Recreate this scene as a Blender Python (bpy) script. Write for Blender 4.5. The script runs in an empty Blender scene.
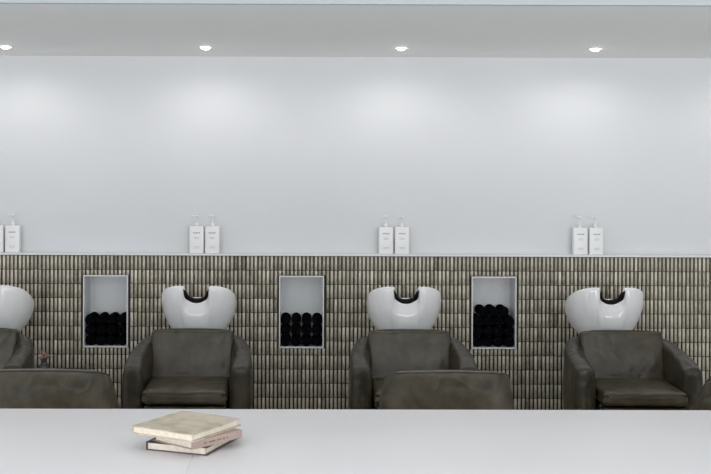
import bpy, bmesh, math, random
from mathutils import Vector, Matrix
random.seed(4)
S = bpy.context.scene
COL = S.collection
S.view_settings.view_transform = 'Standard'

# ---------------------------------------------------------------- materials
def mat(name, col, rough=0.6, col2=None, scale=20.0, bump=0.0, bscale=80.0, metal=0.0, spec=0.5,
        emit=None, estr=0.0, sheen=0.0, detail=4.0, lo=0.35, hi=0.65, coat=0.0, crease=0.0):
    m = bpy.data.materials.new(name); m.use_nodes = True
    nt = m.node_tree; b = nt.nodes['Principled BSDF']
    b.inputs['Base Color'].default_value = (*col, 1)
    b.inputs['Roughness'].default_value = rough
    b.inputs['Metallic'].default_value = metal
    b.inputs['Specular IOR Level'].default_value = spec
    b.inputs['Sheen Weight'].default_value = sheen
    b.inputs['Coat Weight'].default_value = coat
    tc = nt.nodes.new('ShaderNodeTexCoord')
    if col2:
        n = nt.nodes.new('ShaderNodeTexNoise'); n.inputs['Scale'].default_value = scale
        n.inputs['Detail'].default_value = detail
        nt.links.new(tc.outputs['Object'], n.inputs['Vector'])
        r = nt.nodes.new('ShaderNodeValToRGB')
        r.color_ramp.elements[0].position = lo; r.color_ramp.elements[1].position = hi
        r.color_ramp.elements[0].color = (*col, 1); r.color_ramp.elements[1].color = (*col2, 1)
        nt.links.new(n.outputs['Fac'], r.inputs['Fac']); nt.links.new(r.outputs['Color'], b.inputs['Base Color'])
    if bump:
        n2 = nt.nodes.new('ShaderNodeTexNoise'); n2.inputs['Scale'].default_value = bscale
        n2.inputs['Detail'].default_value = 3
        nt.links.new(tc.outputs['Object'], n2.inputs['Vector'])
        bp = nt.nodes.new('ShaderNodeBump'); bp.inputs['Strength'].default_value = bump
        bp.inputs['Distance'].default_value = 0.01
        nt.links.new(n2.outputs['Fac'], bp.inputs['Height'])
        last = bp
        if crease:
            n3 = nt.nodes.new('ShaderNodeTexNoise'); n3.inputs['Scale'].default_value = 9
            n3.inputs['Detail'].default_value = 1; n3.inputs['Distortion'].default_value = 0.8
            nt.links.new(tc.outputs['Object'], n3.inputs['Vector'])
            b3 = nt.nodes.new('ShaderNodeBump'); b3.inputs['Strength'].default_value = crease
            b3.inputs['Distance'].default_value = 0.03
            nt.links.new(n3.outputs['Fac'], b3.inputs['Height']); nt.links.new(bp.outputs['Normal'], b3.inputs['Normal'])
            last = b3
        nt.links.new(last.outputs['Normal'], b.inputs['Normal'])
    if emit:
        b.inputs['Emission Color'].default_value = (*emit, 1); b.inputs['Emission Strength'].default_value = estr
    return m

M_WALL = mat('wall_paint', (0.70,0.715,0.735), 0.8, (0.72,0.735,0.755), 1.5, 0.04, 120)
M_SOFFIT = mat('soffit_paint', (0.93,0.93,0.93), 0.8, (0.945,0.945,0.945), 1.2)
M_CEIL = mat('ceiling_paint', (0.46,0.485,0.51), 0.8, (0.48,0.505,0.53), 1.0)
M_FLOOR = mat('floor_concrete', (0.70,0.69,0.67), 0.5, (0.76,0.75,0.73), 2.5, 0.05, 60)
M_GROUT = mat('grout', (0.022,0.020,0.014), 0.9, (0.032,0.029,0.021), 60)
M_COUNTER = mat('counter_laminate', (0.68,0.67,0.67), 0.4, (0.70,0.69,0.69), 3.0)
M_DESK = mat('desk_panel', (0.55,0.55,0.55), 0.5, (0.58,0.58,0.58), 3.0)
M_LEATHER = mat('worn_leather', (0.022,0.018,0.010), 0.31, (0.064,0.053,0.032), 12.0, 0.10, 160, detail=7, lo=0.30, hi=0.76, crease=.35)
M_LEATHER2 = mat('worn_leather_seat', (0.040,0.033,0.019), 0.32, (0.100,0.084,0.053), 12.0, 0.10, 160, detail=7, lo=0.30, hi=0.76, crease=.4)
M_SEAM = mat('seam_piping', (0.05,0.043,0.03), 0.4, (0.075,0.066,0.048), 40)
M_CERAMIC = mat('white_ceramic', (0.89,0.89,0.89), 0.14, (0.91,0.91,0.91), 2.0, coat=0.3)
M_RUBBER = mat('black_gel', (0.003,0.003,0.004), 0.6, (0.006,0.006,0.007), 20, spec=.15)
M_TOWEL = mat('black_towel', (0.004,0.0042,0.005), 1.0, (0.009,0.0095,0.0115), 90, 0.9, 260, spec=0.0)
M_NICHE = mat('niche_lining', (0.78,0.80,0.81), 0.6, (0.81,0.83,0.84), 3)
M_TRIM = mat('pale_metal_trim', (0.78,0.79,0.77), 0.5, (0.82,0.83,0.81), 10)
M_CHROME = mat('brushed_metal', (0.45,0.45,0.45), 0.3, (0.52,0.52,0.52), 30, metal=0.9)
M_BLACK = mat('black_metal', (0.02,0.02,0.02), 0.5, (0.03,0.03,0.03), 30)
M_BOTTLE = mat('white_bottle_plastic', (0.84,0.85,0.85), 0.35, (0.87,0.88,0.88), 8)
M_PUMP = mat('white_pump_plastic', (0.84,0.85,0.87), 0.3, (0.87,0.88,0.9), 8)
M_PRINT = mat('grey_label_print', (0.35,0.36,0.38), 0.6, (0.40,0.41,0.43), 50)
M_INK = mat('dark_print', (0.10,0.07,0.065), 0.6, (0.13,0.09,0.085), 50)
M_LAMP = mat('downlight_lens', (1,1,1), 0.5, emit=(1.0,0.97,0.92), estr=25)
M_LTRIM = mat('downlight_trim', (0.85,0.85,0.85), 0.4, (0.88,0.88,0.88), 20)
M_PAGE = mat('book_pages', (0.60,0.54,0.46), 0.85, (0.68,0.62,0.54), 120)
M_COV1 = mat('cream_printed_cover', (0.54,0.47,0.36), 0.5, (0.32,0.26,0.18), 34, detail=8, lo=0.40, hi=0.76)
M_COV2 = mat('pinkish_beige_cover', (0.31,0.23,0.20), 0.5, (0.36,0.27,0.24), 18)
M_COV3 = mat('grey_dark_cover', (0.045,0.04,0.045), 0.5, (0.08,0.07,0.075), 18)
M_PINK = mat('dusky_pink_petals', (0.22,0.12,0.11), 0.7, (0.32,0.19,0.17), 50)
M_LEAF = mat('dry_leaf', (0.07,0.08,0.05), 0.7, (0.12,0.13,0.07), 50)
M_GLASSY = mat('smoked_vase', (0.02,0.018,0.016), 0.15, (0.03,0.027,0.025), 20)

M_TILE = mat('glazed_tile', (0.4,0.38,0.32), 0.18)
nt = M_TILE.node_tree; b = nt.nodes['Principled BSDF']
at = nt.nodes.new('ShaderNodeAttribute'); at.attribute_name = 'tint'
rp = nt.nodes.new('ShaderNodeValToRGB')
rp.color_ramp.elements[0].color = (0.12,0.104,0.066,1); rp.color_ramp.elements[1].color = (0.82,0.775,0.65,1)
tc = nt.nodes.new('ShaderNodeTexCoord'); nz = nt.nodes.new('ShaderNodeTexNoise'); nz.inputs['Scale'].default_value = 45
nt.links.new(tc.outputs['Object'], nz.inputs['Vector'])
mx = nt.nodes.new('ShaderNodeMath'); mx.operation = 'MULTIPLY_ADD'; mx.inputs[1].default_value = 0.5
sb = nt.nodes.new('ShaderNodeMath'); sb.operation = 'SUBTRACT'; sb.inputs[1].default_value = 0.25
nt.links.new(nz.outputs['Fac'], mx.inputs[0]); nt.links.new(at.outputs['Fac'], sb.inputs[0])
nt.links.new(sb.outputs[0], mx.inputs[2])
nt.links.new(mx.outputs[0], rp.inputs['Fac']); nt.links.new(rp.outputs['Color'], b.inputs['Base Color'])

# ---------------------------------------------------------------- helpers
def link(o, parent=None):
    COL.objects.link(o)
    if parent: o.parent = parent
    return o

def mesh(name, verts, faces, m, parent=None, smooth=False, loc=(0,0,0), rot=(0,0,0)):
    me = bpy.data.meshes.new(name); me.from_pydata([tuple(v) for v in verts], [], faces); me.update()
    bm = bmesh.new(); bm.from_mesh(me); bmesh.ops.recalc_face_normals(bm, faces=bm.faces); bm.to_mesh(me); bm.free()
    me.materials.append(m)
    if smooth:
        for p in me.polygons: p.use_smooth = True
    o = bpy.data.objects.new(name, me); o.location = loc; o.rotation_euler = rot
    return link(o, parent)

def box_data(x0,x1,y0,y1,z0,z1, off=0):
    v = [(x0,y0,z0),(x1,y0,z0),(x1,y1,z0),(x0,y1,z0),(x0,y0,z1),(x1,y0,z1),(x1,y1,z1),(x0,y1,z1)]
    f = [(0,3,2,1),(4,5,6,7),(0,1,5,4),(1,2,6,5),(2,3,7,6),(3,0,4,7)]
    return v, [tuple(i+off for i in q) for q in f]

def boxes(name, lst, m, parent=None, kind=None):
    V=[];F=[]
    for bx in lst:
        v,f = box_data(*bx, off=len(V)); V+=v; F+=f
    o = mesh(name, V, F, m, parent)
    if kind: o['kind']=kind
    return o

def rbox(name, size, m, parent=None, loc=(0,0,0), rot=(0,0,0), bev=0.02, seg=4, puff=0.0, sub=0):
    bm = bmesh.new(); bmesh.ops.create_cube(bm, size=1)
    for v in bm.verts: v.co = Vector((v.co.x*size[0], v.co.y*size[1], v.co.z*size[2]))
    if sub:
        bmesh.ops.subdivide_edges(bm, edges=bm.edges[:], cuts=sub, use_grid_fill=True)
        for v in bm.verts:
            fx = 1-(2*v.co.x/size[0])**2; fy = 1-(2*v.co.y/size[1])**2; fz = 1-(2*v.co.z/size[2])**2
            c = v.co.copy()
            if abs(abs(c.z)-size[2]/2)<1e-5: v.co.z += math.copysign(puff*max(fx,0)**.5*max(fy,0)**.5, c.z)
            if abs(abs(c.y)-size[1]/2)<1e-5: v.co.y += math.copysign(puff*max(fx,0)**.5*max(fz,0)**.5, c.y)
    es = [e for e in bm.edges if len(e.link_faces)==2 and e.calc_face_angle(0)>0.9]
    bmesh.ops.bevel(bm, geom=es, offset=bev, segments=seg, profile=0.5, affect='EDGES')
    me = bpy.data.meshes.new(name); bm.to_mesh(me); bm.free()
    for p in me.polygons: p.use_smooth = True
    me.materials.append(m)
    o = bpy.data.objects.new(name, me); o.location=loc; o.rotation_euler=rot
    return link(o, parent)

def lathe(name, prof, m, parent=None, loc=(0,0,0), n=32, rot=(0,0,0)):
    V=[];F=[]
    for r,z in prof:
        for i in range(n):
            a=2*math.pi*i/n; V.append((r*math.cos(a), r*math.sin(a), z))
    for k in range(len(prof)-1):
        for i in range(n):
            j=(i+1)%n; F.append((k*n+i,k*n+j,(k+1)*n+j,(k+1)*n+i))
    F.append(tuple(range(n))[::-1]); F.append(tuple((len(prof)-1)*n+i for i in range(n)))
    return mesh(name,V,F,m,parent,True,loc,rot)

def tube_data(pts, r, n=10, off=0, rz=None):
    V=[];F=[]; P=[Vector(p) for p in pts]
    for k,p in enumerate(P):
        t=(P[min(k+1,len(P)-1)]-P[max(k-1,0)]).normalized()
        up=Vector((0,0,1)) if abs(t.z)<0.9 else Vector((0,1,0))
        a=t.cross(up).normalized(); b2=a.cross(t).normalized()
        rr = r(k/(len(P)-1)) if callable(r) else r
        for i in range(n):
            g=2*math.pi*i/n; V.append(p+a*math.cos(g)*rr+b2*math.sin(g)*rr)
    for k in range(len(P)-1):
        for i in range(n):
            j=(i+1)%n; F.append((off+k*n+i,off+k*n+j,off+(k+1)*n+j,off+(k+1)*n+i))
    F.append(tuple(off+i for i in range(n))); F.append(tuple(off+(len(P)-1)*n+i for i in range(n)))
    return V,F
def tube(name, pts, r, m, parent=None, n=10):
    V,F=tube_data(pts,r,n); return mesh(name,V,F,m,parent,True)

def empty(name, loc, label, cat, group=None, rot=(0,0,0)):
    e=bpy.data.objects.new(name,None); e.empty_display_size=0.1; e.location=loc; e.rotation_euler=rot
    e['label']=label; e['category']=cat
    if group: e['group']=group
    return link(e)

def copy_tree(src, loc, name=None, rotz=None):
    c=src.copy(); c.location=loc
    if rotz is not None: c.rotation_euler=(0,0,rotz)
    COL.objects.link(c)
    for ch in src.children:
        k=ch.copy(); COL.objects.link(k); k.parent=c
        for g in ch.children:
            kk=g.copy(); COL.objects.link(kk); kk.parent=k
    return c

def smooth(a,b,x):
    t=max(0,min(1,(x-a)/(b-a))); return t*t*(3-2*t)

def catmull(P, per=8):
    out=[]; n=len(P)
    for i in range(n-1):
        p0=P[max(i-1,0)];p1=P[i];p2=P[i+1];p3=P[min(i+2,n-1)]
        for k in range(per):
            t=k/per
            out.append(tuple(0.5*((2*p1[d])+(-p0[d]+p2[d])*t+(2*p0[d]-5*p1[d]+4*p2[d]-p3[d])*t*t+(-p0[d]+3*p1[d]-3*p2[d]+p3[d])*t**3) for d in range(len(p1))))
    out.append(tuple(P[-1])); return out

def ushell(name, ctrl, th, z0, m, parent, belly=0.012, flare=0.0, zf=.6, piping=None, sq=.6):
    """ctrl: (x,y,ztop) centre line of a tub shell; squared soft top, rounded ends."""
    pts=catmull(ctrl,8)
    P=[Vector((p[0],p[1],0)) for p in pts]; Z=[p[2] for p in pts]
    st=[]
    t0=(P[0]-P[1]).normalized(); t1=(P[-1]-P[-2]).normalized()
    ends=[]
    for a in (90,75,60,45,30,14):
        ra=math.radians(a); ends.append((math.sin(ra)**.7*th*.42, max(math.cos(ra),0.03)**.55))
    for d,s in ends: st.append((P[0]+t0*d,s,Z[0]))
    for p,z in zip(P,Z): st.append((p,1,z))
    for d,s in ends[::-1]: st.append((P[-1]+t1*d,s,Z[-1]))
    V=[];F=[]; n=len(st); pin=[]; pout=[]
    for k,(p,s,z) in enumerate(st):
        a=st[max(k-1,0)][0]; c=st[min(k+1,n-1)][0]
        t=(c-a).normalized(); nrm=Vector((t.y,-t.x,0))
        h=th/2*s; zt=z-(1-s)*0.05
        sec=[(-h,z0),(-h-belly*s,(z0+zt)/2),(-h-belly*.4*s,zt-th*.5)]
        for g in range(0,181,15):
            gg=math.radians(180-g); cx,sx=math.cos(gg),math.sin(gg)
            sec.append((math.copysign(abs(cx)**sq,cx)*h, zt-th*0.38+(abs(sx)**sq)*th*0.38))
        sec+=[(h+belly*.4*s,zt-th*.5),(h+belly*s,(z0+zt)/2),(h,z0)]
        prof=len(sec)
        if s>.6:
            pin.append(p-nrm*h*.90+Vector((0,0,zt-th*.045))); pout.append(p+nrm*h*.90+Vector((0,0,zt-th*.045)))
        for q,zz in sec: V.append(p+nrm*q+Vector((0,0,zz)))
    if flare:
        for v in V+pin+pout: v.x*=1-flare*(v.z-zf)
    for k in range(n-1):
        for i in range(prof):
            j=(i+1)%prof; F.append((k*prof+i,k*prof+j,(k+1)*prof+j,(k+1)*prof+i))
    F.append(tuple(range(prof))); F.append(tuple((n-1)*prof+i for i in range(prof)))
    o=mesh(name,V,F,m,parent,True)
    if piping:
        tube('piping',pin,piping,M_SEAM,parent,8); tube('piping',pout,piping,M_SEAM,parent,8)
    return o

# ---------------------------------------------------------------- geometry constants
CZ=1.63; WY=7.0; LEDGE=1.165; SOF=2.47
XL,XR=-4.0,4.6
NX=[-1.302,-0.020,1.240]; NH=0.139; NZ0,NZ1=0.557,1.014

# ---------------------------------------------------------------- room
boxes('floor',[(XL-.1,XR+.1,-2.0,7.4,-0.1,0.0)],M_FLOOR,kind='structure')
boxes('wall_back',[(XL,XR,WY+.12,7.4,LEDGE,3.1)],M_WALL,kind='structure')
lst=[]; xs=[XL]
for c in NX: xs+= [c-NH-.009,c+NH+.009]
xs.append(XR)
for i in range(0,len(xs),2): lst.append((xs[i],xs[i+1],WY+.008,7.4,0,LEDGE-.012))
for c in NX:
    lst.append((c-NH-.009,c+NH+.009,WY+.008,7.4,0,NZ0-.009))
    lst.append((c-NH-.009,c+NH+.009,WY+.008,7.4,NZ1+.009,LEDGE-.012))
lower=boxes('wall_tiled',lst,M_GROUT,kind='structure')
boxes('wall_left',[(XL-.1,XL,-2,7.4,0,3.1)],M_WALL,kind='structure')
boxes('wall_right',[(XR,XR+.1,-2,7.4,0,3.1)],M_WALL,kind='structure')
boxes('ceiling',[(XL-.1,XR+.1,-2.0,5.0,3.0,3.1)],M_CEIL,kind='structure')
boxes('wall_bulkhead',[(XL,XR,5.02,WY+.12,SOF,3.1)],M_SOFFIT,kind='structure')
boxes('trim_1',[(XL,XR,WY-.004,WY+.12,LEDGE-.012,LEDGE)],M_TRIM,kind='structure')
boxes('trim_2',[(XL,XR,4.995,5.02,SOF-.004,3.0)],M_CEIL,kind='structure')

# tiles : one surface, individual convex finger tiles
PX,PZ=0.0262,0.0925; TW,TH=0.0168,0.0892
V=[];F=[];T=[]
x=-3.0
while x<3.9:
    for r in range(13):
        zt=LEDGE-.016-r*PZ+random.uniform(-.0003,.0003); zb=max(zt-TH,0.0)
        segs=[(zb,zt)]
        for c in NX:
            if abs(x+TW/2-c)<NH+.009+TW/2:
                ns=[]
                for a,bq in segs:
                    if bq<=NZ0-.010 or a>=NZ1+.010: ns.append((a,bq))
                    else:
                        if a<NZ0-.010: ns.append((a,NZ0-.010))
                        if bq>NZ1+.010: ns.append((NZ1+.010,bq))
                segs=ns
        for a,bq in segs:
            if bq-a<0.006: continue
            o=len(V); jit=random.uniform(-.0006,.0006); tl=random.uniform(-.0006,.0006)
            tint=min(1,max(0,random.gauss(0.58,0.125)))
            cols=5
            for i in range(cols):
                u=i/(cols-1); xx=x+jit+u*TW
                d=0.0005+0.0065*(1-(2*u-1)**6)
                V.append((xx,WY+.008-d*0.3,a)); V.append((xx,WY+.008-d-tl*u,a+.0012)); V.append((xx,WY+.008-d+tl,bq-.0012)); V.append((xx,WY+.008-d*0.3,bq))
            for i in range(cols-1):
                for j in range(3):
                    q=o+i*4+j; F.append((q,q+4,q+5,q+1)); T.append(tint)
    x+=PX
me=bpy.data.meshes.new('tile_cladding'); me.from_pydata(V,[],F); me.update()
atr=me.attributes.new('tint','FLOAT','FACE')
atr.data.foreach_set('value',T)
me.materials.append(M_TILE)
for p in me.polygons: p.use_smooth=True
o=bpy.data.objects.new('wall_tile_cladding',me); o['kind']='structure'; link(o,lower)

# ---------------------------------------------------------------- niches + towels
def towel_mesh(seed):
    R=0.0333; L=0.165; n=30; rings=11; V=[];F=[]
    rnd=random.Random(seed); p1,p2=rnd.uniform(0,6.28),rnd.uniform(0,6.28)
    wob=lambda an,q=0: 1+.016*math.sin(2*an+p1)+.010*math.sin(5*an+p2+q*.6)
    def face(y,sgn):
        base=len(V)
        for k in range(rings):
            r=R*(k+1)/rings*0.985
            for i in range(n):
                a=2*math.pi*i/n
                dy=0.0022*math.cos(2*math.pi*(r/0.0095)-a)*(1 if k>0 else 0)
                if k==rings-1: dy=0.007
                if k==rings-2: dy+=.002
                w=wob(a)
                V.append((r*math.cos(a)*w,y+sgn*(dy+.002),r*math.sin(a)*w))
        F.append(tuple(base+i for i in range(n)))
        for k in range(rings-1):
            for i in range(n):
                j=(i+1)%n; F.append((base+k*n+i,base+k*n+j,base+(k+1)*n+j,base+(k+1)*n+i))
        return base+(rings-1)*n
    a=face(0,1)
    mids=[]
    for q in range(1,6):
        y=L*q/6; mids.append(len(V))
        for i in range(n):
            an=2*math.pi*i/n; rr=R*wob(an,q); V.append((rr*math.cos(an),y,rr*math.sin(an)))
    e=face(L,-1)
    seq=[a]+mids+[e]
    for s,t in zip(seq,seq[1:]):
        for i in range(n):
            j=(i+1)%n; F.append((s+i,s+j,t+j,t+i))
    return V,F
protos=[]
def niche(c):
    e=empty('towel_niche',(c,WY,NZ0),'recessed rectangular wall niche with pale metal edge trim','niche','towel niches in the tiled wall')
    H=NZ1-NZ0; D=.215
    boxes('lining',[(-NH-.008,-NH,.004,D,-.008,H+.008),(NH,NH+.008,.004,D,-.008,H+.008),
                    (-NH,NH,.004,D,-.008,0),(-NH,NH,.004,D,H,H+.008),(-NH,NH,D-.01,D,0,H)],M_NICHE,e)
    w=.0075
    boxes('edge_trim',[(-NH-w,-NH,-.003,.004,-w,H+w),(NH,NH+w,-.003,.004,-w,H+w),(-NH,NH,-.003,.004,-w,0),(-NH,NH,-.003,.004,H,H+w)],M_TRIM,e)
def put_towel(x,y,z):
    if len(protos)<4:
        tv,tf=towel_mesh(len(protos)); ob=mesh('rolled_towel',tv,tf,M_TOWEL,None,True); protos.append(ob)
        ob['label']='black cotton towel rolled up and stacked in a wall niche'; ob['category']='towel'; ob['group']='rolled black towels in the niches'
    else:
        ob=random.choice(protos).copy(); COL.objects.link(ob)
    ob.location=(x,y,z); ob.rotation_euler=(0,random.uniform(0,6.28),0)
for idx,c in enumerate(NX):
    niche(c)
    for r in range(3):
        for k in range(4):
            put_towel(c+(k-1.5)*.0692,WY+.010+random.uniform(0,.014),NZ0+.0345+r*.0690)
    if idx==2:
        for k in range(3): put_towel(c+(k-1)*.0692,WY+.012+random.uniform(0,.014),NZ0+.0345+2*.069+.0605)

# ---------------------------------------------------------------- backwash chairs
def basin_parts(e):
    a,bb=.231,.225; cy=.50; zb=.66; N=240; HW=.104
    def plan(th,ex=2.5):
        c,s=math.cos(th),math.sin(th)
        r=(abs(c)**ex+abs(s)**ex)**(-1/ex); return r*c,r*s
    def rim(th):
        """-> z, inward recess, inward x shift of the horn tips"""
        px,py=plan(th); x=px*a; ax=abs(x)
        z=.984-.105*smooth(-.70,.85,py)
        z-=.034*max(0,(ax-.140)/.091)**1.8
        rec=0; sx=0
        if py<0:
            q=min(1,ax/HW); u=(1-q**2.2)**.72 if q<1 else 0
            z-=.100*u
            z+=.006*math.exp(-((ax-.125)/.030)**2)
            rec=.050*(1-smooth(.04,.13,ax))
            sx=math.copysign(.024*math.exp(-((ax-(HW+.004))/.024)**2),x)
        return z,rec,sx
    prof=lambda t: .52+.485*math.sin(min(t*1.10,1.04)*math.pi/2)**0.83
    V=[];F=[];K=18
    top=prof(1)
    for k in range(K+1):
        t=k/K; s=prof(t)
        for i in range(N):
            th=2*math.pi*i/N; px,py=plan(th); z,rec,sx=rim(th)
            V.append((px*a*s-sx*t**3, cy+py*bb*s+rec*t*t, zb+(z-zb)*t))
    th_=.030
    for (ins,dz) in ((.08,.006),(.3,.011),(.6,.011),(.85,.006),(1.0,-.003)):
        for i in range(N):
            th=2*math.pi*i/N; px,py=plan(th); z,rec,sx=rim(th)
            V.append((px*(a*top-th_*ins)-sx, cy+py*(bb*top-th_*ins)+rec, z+dz))
    for k in range(1,9):
        t=1-k/8*.78; s=(.47+.53*math.sin(t*math.pi/2)**.7)*top
        for i in range(N):
            th=2*math.pi*i/N; px,py=plan(th); z,rec,sx=rim(th)
            V.append((px*(a-th_)*s-sx*t**3, cy+py*(bb-th_)*s+rec*t*t, zb+(z-zb)*t))
    rows=len(V)//N
    for k in range(rows-1):
        for i in range(N):
            j=(i+1)%N; F.append((k*N+i,k*N+j,(k+1)*N+j,(k+1)*N+i))
    F.append(tuple(range(N))); F.append(tuple((rows-1)*N+i for i in range(N)))
    bs=mesh('basin',V,F,M_CERAMIC,e,True); bs['label']='white ceramic wash basin with scooped neck cut-out'
    # gel neck saddle: set inside the scoop
    Vn=[];Fn=[]; st=[]
    for q in range(-25,26):
        th=-math.pi/2+q*.0176
        px,py=plan(th); z,rec,sx=rim(th); st.append((px*a*top-sx,cy+py*bb*top+rec,z))
    sec=[(.008,-.002),(.008,.016),(.016,.031),(.050,.036),(.085,.026),(.092,.0),(.06,-.014),(.03,-.006)]
    m_=len(sec); h=len(st)//2
    for k,(x,y,z) in enumerate(st):
        u=abs(k-h)/h; f_=(1-u**5)*.85+.15
        side=smooth(.35,.85,u)
        for dy,dz in sec:
            up=dz*f_*(1-.8*side); inw=dz*f_*side*.9
            Vn.append((x*(1-.8*dy)-math.copysign(inw,x) if abs(x)>1e-6 else 0,y+dy*(.4+.6*f_),z+up))
    for k in range(len(st)-1):
        for i in range(m_):
            j=(i+1)%m_; Fn.append((k*m_+i,k*m_+j,(k+1)*m_+j,(k+1)*m_+i))
    Fn.append(tuple(range(m_))); Fn.append(tuple((len(st)-1)*m_+i for i in range(m_)))
    nr=mesh('neck_rest',Vn,Fn,M_RUBBER,e,True); nr['label']='black gel neck rest'
    lathe('drain',[(.0,.0),(.022,0),(.024,.003),(.018,.005),(.0,.005)],M_CHROME,e,(0,cy+.02,.735))
    rbox('pedestal',(.21,.26,.67),M_CERAMIC,e,(0,.56,.335),bev=.04,seg=5)

def wash_chair(loc):
    e=empty('backwash_chair',loc,'brown-grey leather backwash armchair with white ceramic basin against tiled wall','salon chair','backwash chairs along the tiled wall')
    c=[(-.300,-.200,.610),(-.304,-.12,.636),(-.301,-.02,.657),(-.291,.07,.677),(-.275,.14,.697),(-.246,.190,.714),(-.17,.208,.718),(0,.211,.718)]
    ctrl=c+[(-x,y,z) for x,y,z in c[-2::-1]]
    ushell('armrest_shell',ctrl,.106,.14,M_LEATHER,e,.010,sq=.82)
    rbox('backrest',(.485,.095,.40),M_LEATHER2,e,(0,.108,.559),(math.radians(-13),0,0),bev=.024,seg=5,puff=.010,sub=5)
    rbox('seat',(.466,.44,.075),M_LEATHER2,e,(0,-.130,.455),(math.radians(1.5),0,0),bev=.026,seg=5,puff=.010,sub=5)
    rbox('leg_rest',(.45,.08,.25),M_LEATHER,e,(0,-.280,.274),(math.radians(-4),0,0),bev=.014,seg=4)
    rbox('seat_frame',(.455,.40,.20),M_LEATHER,e,(0,-.04,.31),bev=.015,seg=3)
    tube('piping',[(-.222,-.346,.474),(0,-.356,.477),(.222,-.346,.474)],.0035,M_SEAM,e,8)
    rbox('plinth',(.50,.42,.14),M_BLACK,e,(0,.0,.07),bev=.01,seg=2)
    basin_parts(e)
    return e
CX=[-.660,-1.937,.620,1.872]
w0=wash_chair((CX[0],6.2,0))
for cx in CX[1:]: copy_tree(w0,(cx,6.2,0))

# ---------------------------------------------------------------- tub chairs behind the desk
def tub(loc):
    e=empty('tub_chair',loc,'low dark olive-brown leather tub chair with plain gently curved back','armchair','leather tub chairs behind the desk')
    # sits with its back to the desk, open towards the wash stations
    c=[(-.235,.24,.50),(-.248,.15,.52),(-.262,.05,.57),(-.272,-.04,.65),(-.276,-.11,.725),(-.264,-.165,.765),(-.205,-.200,.778),(-.10,-.214,.783),(0,-.218,.785)]
    ctrl=[(-x,y,z) for x,y,z in c]+c[-2::-1]
    ushell('curved_back',ctrl,.050,.22,M_LEATHER2,e,.003,flare=.55,zf=.64,piping=.003,sq=.6)
    rbox('seat',(.45,.44,.13),M_LEATHER2,e,(0,.04,.40),bev=.035,seg=5,puff=.012,sub=5)
    rbox('seat_frame',(.46,.42,.12),M_LEATHER,e,(0,.03,.28),bev=.02,seg=3)
    lathe('column',[(.0,.03),(.03,.03),(.03,.22),(.05,.225),(0,.225)],M_CHROME,e)
    lathe('base',[(.0,.0),(.24,.0),(.245,.008),(.22,.018),(.05,.032),(0,.033)],M_CHROME,e,n=48)
    return e
t0=tub((.658,5.05,0))
c1=copy_tree(t0,(-1.180,5.05,0)); c2=copy_tree(t0,(2.145,5.05,0))

# ---------------------------------------------------------------- bottles
def bottle(loc):
    e=empty('pump_bottle',loc,'white square pump bottle standing on the tile ledge','bottle','white pump bottles on the ledge')
    rbox('body',(.093,.05,.178),M_BOTTLE,e,(0,0,.089),bev=.005,seg=4)
    lathe('pump',[(.0,.176),(.013,.176),(.013,.194),(.007,.196),(.004,.199),(.004,.236),(.009,.238),(.010,.248),(.006,.253),(0,.253)],M_PUMP,e,n=24)
    tube('nozzle',[(0,0,.246),(-.018,-.006,.248),(-.032,-.010,.246),(-.037,-.012,.238)],.004,M_PUMP,e,8)
    V=[];F=[]
    for (z,h,segs) in ((.130,.009,((-.022,-.016),(-.013,-.006),(-.003,.003),(.006,.012),(.015,.022))),(.104,.002,((-.018,.018),)),(.096,.002,((-.014,.014),)),(.042,.0018,((-.02,.02),)),(.034,.0018,((-.016,.016),))):
        for a,b_ in segs:
            v,f=box_data(a,b_,-.0257,-.0249,z,z+h,len(V)); V+=v; F+=f
    pr=mesh('label_print',V,F,M_PRINT,e); pr['kind']='stuff'
    return e
BX=[-.712,-.608,.535,.641,1.815,1.918,-2.03,-1.925]
b0=bottle((BX[0],WY+.06,LEDGE))
for bx in BX[1:]: copy_tree(b0,(bx,WY+.06,LEDGE),rotz=random.uniform(-.05,.05))

# ---------------------------------------------------------------- downlights
def downlight(loc):
    e=empty('downlight',loc,'round white recessed downlight, switched on, in the bulkhead','ceiling light','recessed downlights in the bulkhead')
    lathe('trim_ring',[(.030,.0),(.030,-.004),(.036,-.007),(.048,-.004),(.049,.0)],M_LTRIM,e,n=40)
    lathe('lens',[(0,-.001),(.029,-.001),(.029,-.006),(.022,-.014),(.010,-.018),(.0,-.019)],M_LAMP,e,n=32)
    l=bpy.data.lights.new('downlight_beam','SPOT'); l.energy=5.0; l.color=(1,.98,.95); l.spot_size=math.radians(178); l.spot_blend=.6; l.shadow_soft_size=.03
    lo=bpy.data.objects.new('beam',l); lo.location=(0,0,-.055); link(lo,e)
    return e
DX=[-.618,.593,1.79,-1.853,3.0,-3.05]
d0=downlight((DX[0],6.61,SOF))
for dx in DX[1:]: copy_tree(d0,(dx,6.61,SOF))

# ---------------------------------------------------------------- desk
CT=CZ-.535
desk=empty('reception_desk',(0,2.12,0),'long white reception desk with plain laminate top','desk',rot=(0,0,math.radians(0.4)))
rbox('countertop',(1.9,.82,.04),M_COUNTER,desk,(-1.1683,.0,CT-.02),bev=.0006,seg=2)
rbox('countertop',(2.398,.82,.04),M_COUNTER,desk,(.981,.0,CT-.02),bev=.0006,seg=2)
boxes('desk_body',[(-2.1,2.15,-.36,.36,.08,CT-.04)],M_DESK,desk)
boxes('kickboard',[(-2.05,2.1,-.32,.32,0,.08)],M_BLACK,desk)

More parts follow.
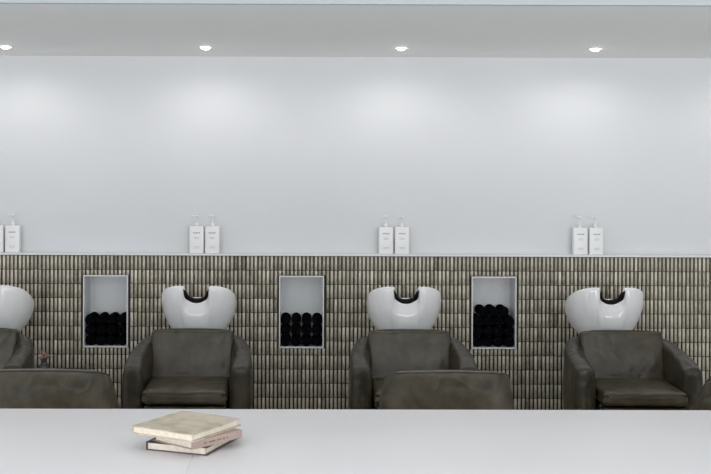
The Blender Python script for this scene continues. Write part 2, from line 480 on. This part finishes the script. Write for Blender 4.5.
# ---------------------------------------------------------------- books
def book(front, ang, lr, ll, z, th, mc, label, near_spine, letters=False):
    e=empty('book',(front[0],front[1],z),label,'book','stack of three books on the desk',rot=(0,0,ang))
    c=.0020
    if near_spine:
        boxes('pages',[(.003,lr-.003,.001,ll-.004,c,th-c)],M_PAGE,e)
        sp=(0,lr,-.002,.001,c,th-c)
    else:
        boxes('pages',[(.003,lr-.003,.004,ll-.001,c,th-c)],M_PAGE,e)
        sp=(0,lr,ll-.001,ll+.002,c,th-c)
    boxes('cover',[(0,lr,-.002,ll+.002,0,c),(0,lr,-.002,ll+.002,th-c,th),sp],mc,e)
    if letters:
        V=[];F=[]; x=.03; rn=random.Random(3)
        while x<lr-.04:
            w=rn.uniform(.0015,.003)
            v,f=box_data(x,x+w,-.0023,-.0018,th*.38,th*.60,len(V)); V+=v;F+=f; x+=w+.0014+(.004 if rn.random()<.2 else 0)
        pr=mesh('spine_print',V,F,M_INK,e); pr['kind']='stuff'
    return e
r=math.radians
book((-.192,2.095),r(70),.165,.130,CT,.0165,M_COV3,'dark grey covered paperback at the bottom of the stack',False)
book((-.218,2.075),r(49),.138,.112,CT+.0167,.0155,M_COV2,'thin pinkish-beige book in the middle of the stack',True,True)
book((-.216,2.068),r(60),.170,.148,CT+.0324,.0150,M_COV1,'cream hardback with faded brown printed cover on top',False)

# ---------------------------------------------------------------- side table + flowers
st=empty('side_table',(-1.42,5.78,0),'small round black side table between chairs','table')
lathe('table_top',[(0,.575),(.12,.575),(.125,.58),(.125,.59),(.12,.595),(0,.595)],M_BLACK,st)
lathe('pole',[(0,.01),(.012,.01),(.012,.576),(0,.576)],M_BLACK,st)
lathe('base',[(0,0),(.11,0),(.11,.008),(.02,.014),(0,.014)],M_BLACK,st)
fv=empty('flower_vase',(-1.405,5.78,.595),'small posy of dusky pink flowers in a dark vase','flowers')
lathe('vase',[(0,0),(.024,0),(.032,.02),(.028,.045),(.014,.06),(.017,.068),(0,.068)],M_GLASSY,fv)
Vp=[];Fp=[];Vs=[];Fs=[]
for i in range(16):
    a=i*2.4; rr=.008+.030*((i%4)/3); zz=.082+.036*random.random()
    tipp=Vector((math.cos(a)*rr,math.sin(a)*rr,zz))
    v,f=tube_data([(0,0,.06),(tipp.x*.6,tipp.y*.6,.075),tuple(tipp)],.0015,6,len(Vs)); Vs+=v;Fs+=f
    bm=bmesh.new(); bmesh.ops.create_icosphere(bm,subdivisions=2,radius=.0055+.0025*random.random())
    for vv in bm.verts: vv.co*=1+.25*math.sin(vv.co.x*900)*math.cos(vv.co.z*800)
    o_=len(Vp); bm.verts.index_update()
    Vp+=[vv.co+tipp for vv in bm.verts]; Fp+=[tuple(o_+q.index for q in fc.verts) for fc in bm.faces]; bm.free()
for i in range(8):
    a=i*.8+.3; d=Vector((math.cos(a),math.sin(a),.5)); s_=Vector((-math.sin(a),math.cos(a),0))*.007
    p=Vector((0,0,.07)); o_=len(Vs)
    Vs+=[p,p+d*.02+s_,p+d*.045,p+d*.02-s_]; Fs.append((o_,o_+1,o_+2,o_+3))
mesh('stems',Vs,Fs,M_LEAF,fv,False); mesh('blooms',Vp,Fp,M_PINK,fv,True)

# ---------------------------------------------------------------- light
W=bpy.data.worlds.new('world'); S.world=W; W.use_nodes=True
W.node_tree.nodes['Background'].inputs[0].default_value=(.95,.975,1.0,1)
W.node_tree.nodes['Background'].inputs[1].default_value=1.0
def area(name,loc,rot,sx,sy,e,col):
    l=bpy.data.lights.new(name,'AREA'); l.shape='RECTANGLE'; l.size=sx; l.size_y=sy; l.energy=e; l.color=col
    o=bpy.data.objects.new(name,l); o.location=loc; o.rotation_euler=rot; link(o); return o
area('daylight_window',(0.3,-1.6,1.0),(math.radians(98),0,0),7.5,1.9,310,(1.0,.998,.998))
area('counter_fill',(0.3,2.6,2.98),(0,0,0),6,2.5,22,(1,.99,.97))  # added fill lamp under the ceiling, no real fitting, brightens the counter

# ---------------------------------------------------------------- camera
cam=bpy.data.cameras.new('camera'); co=bpy.data.objects.new('camera',cam); link(co)
co.location=(0,0,CZ); co.rotation_euler=(math.radians(90),math.radians(-0.22),0)
cam.sensor_width=36; cam.lens=36*1070/711
cam.shift_x=(355.5-305)/711; cam.shift_y=-(237-183)/711
S.camera=co
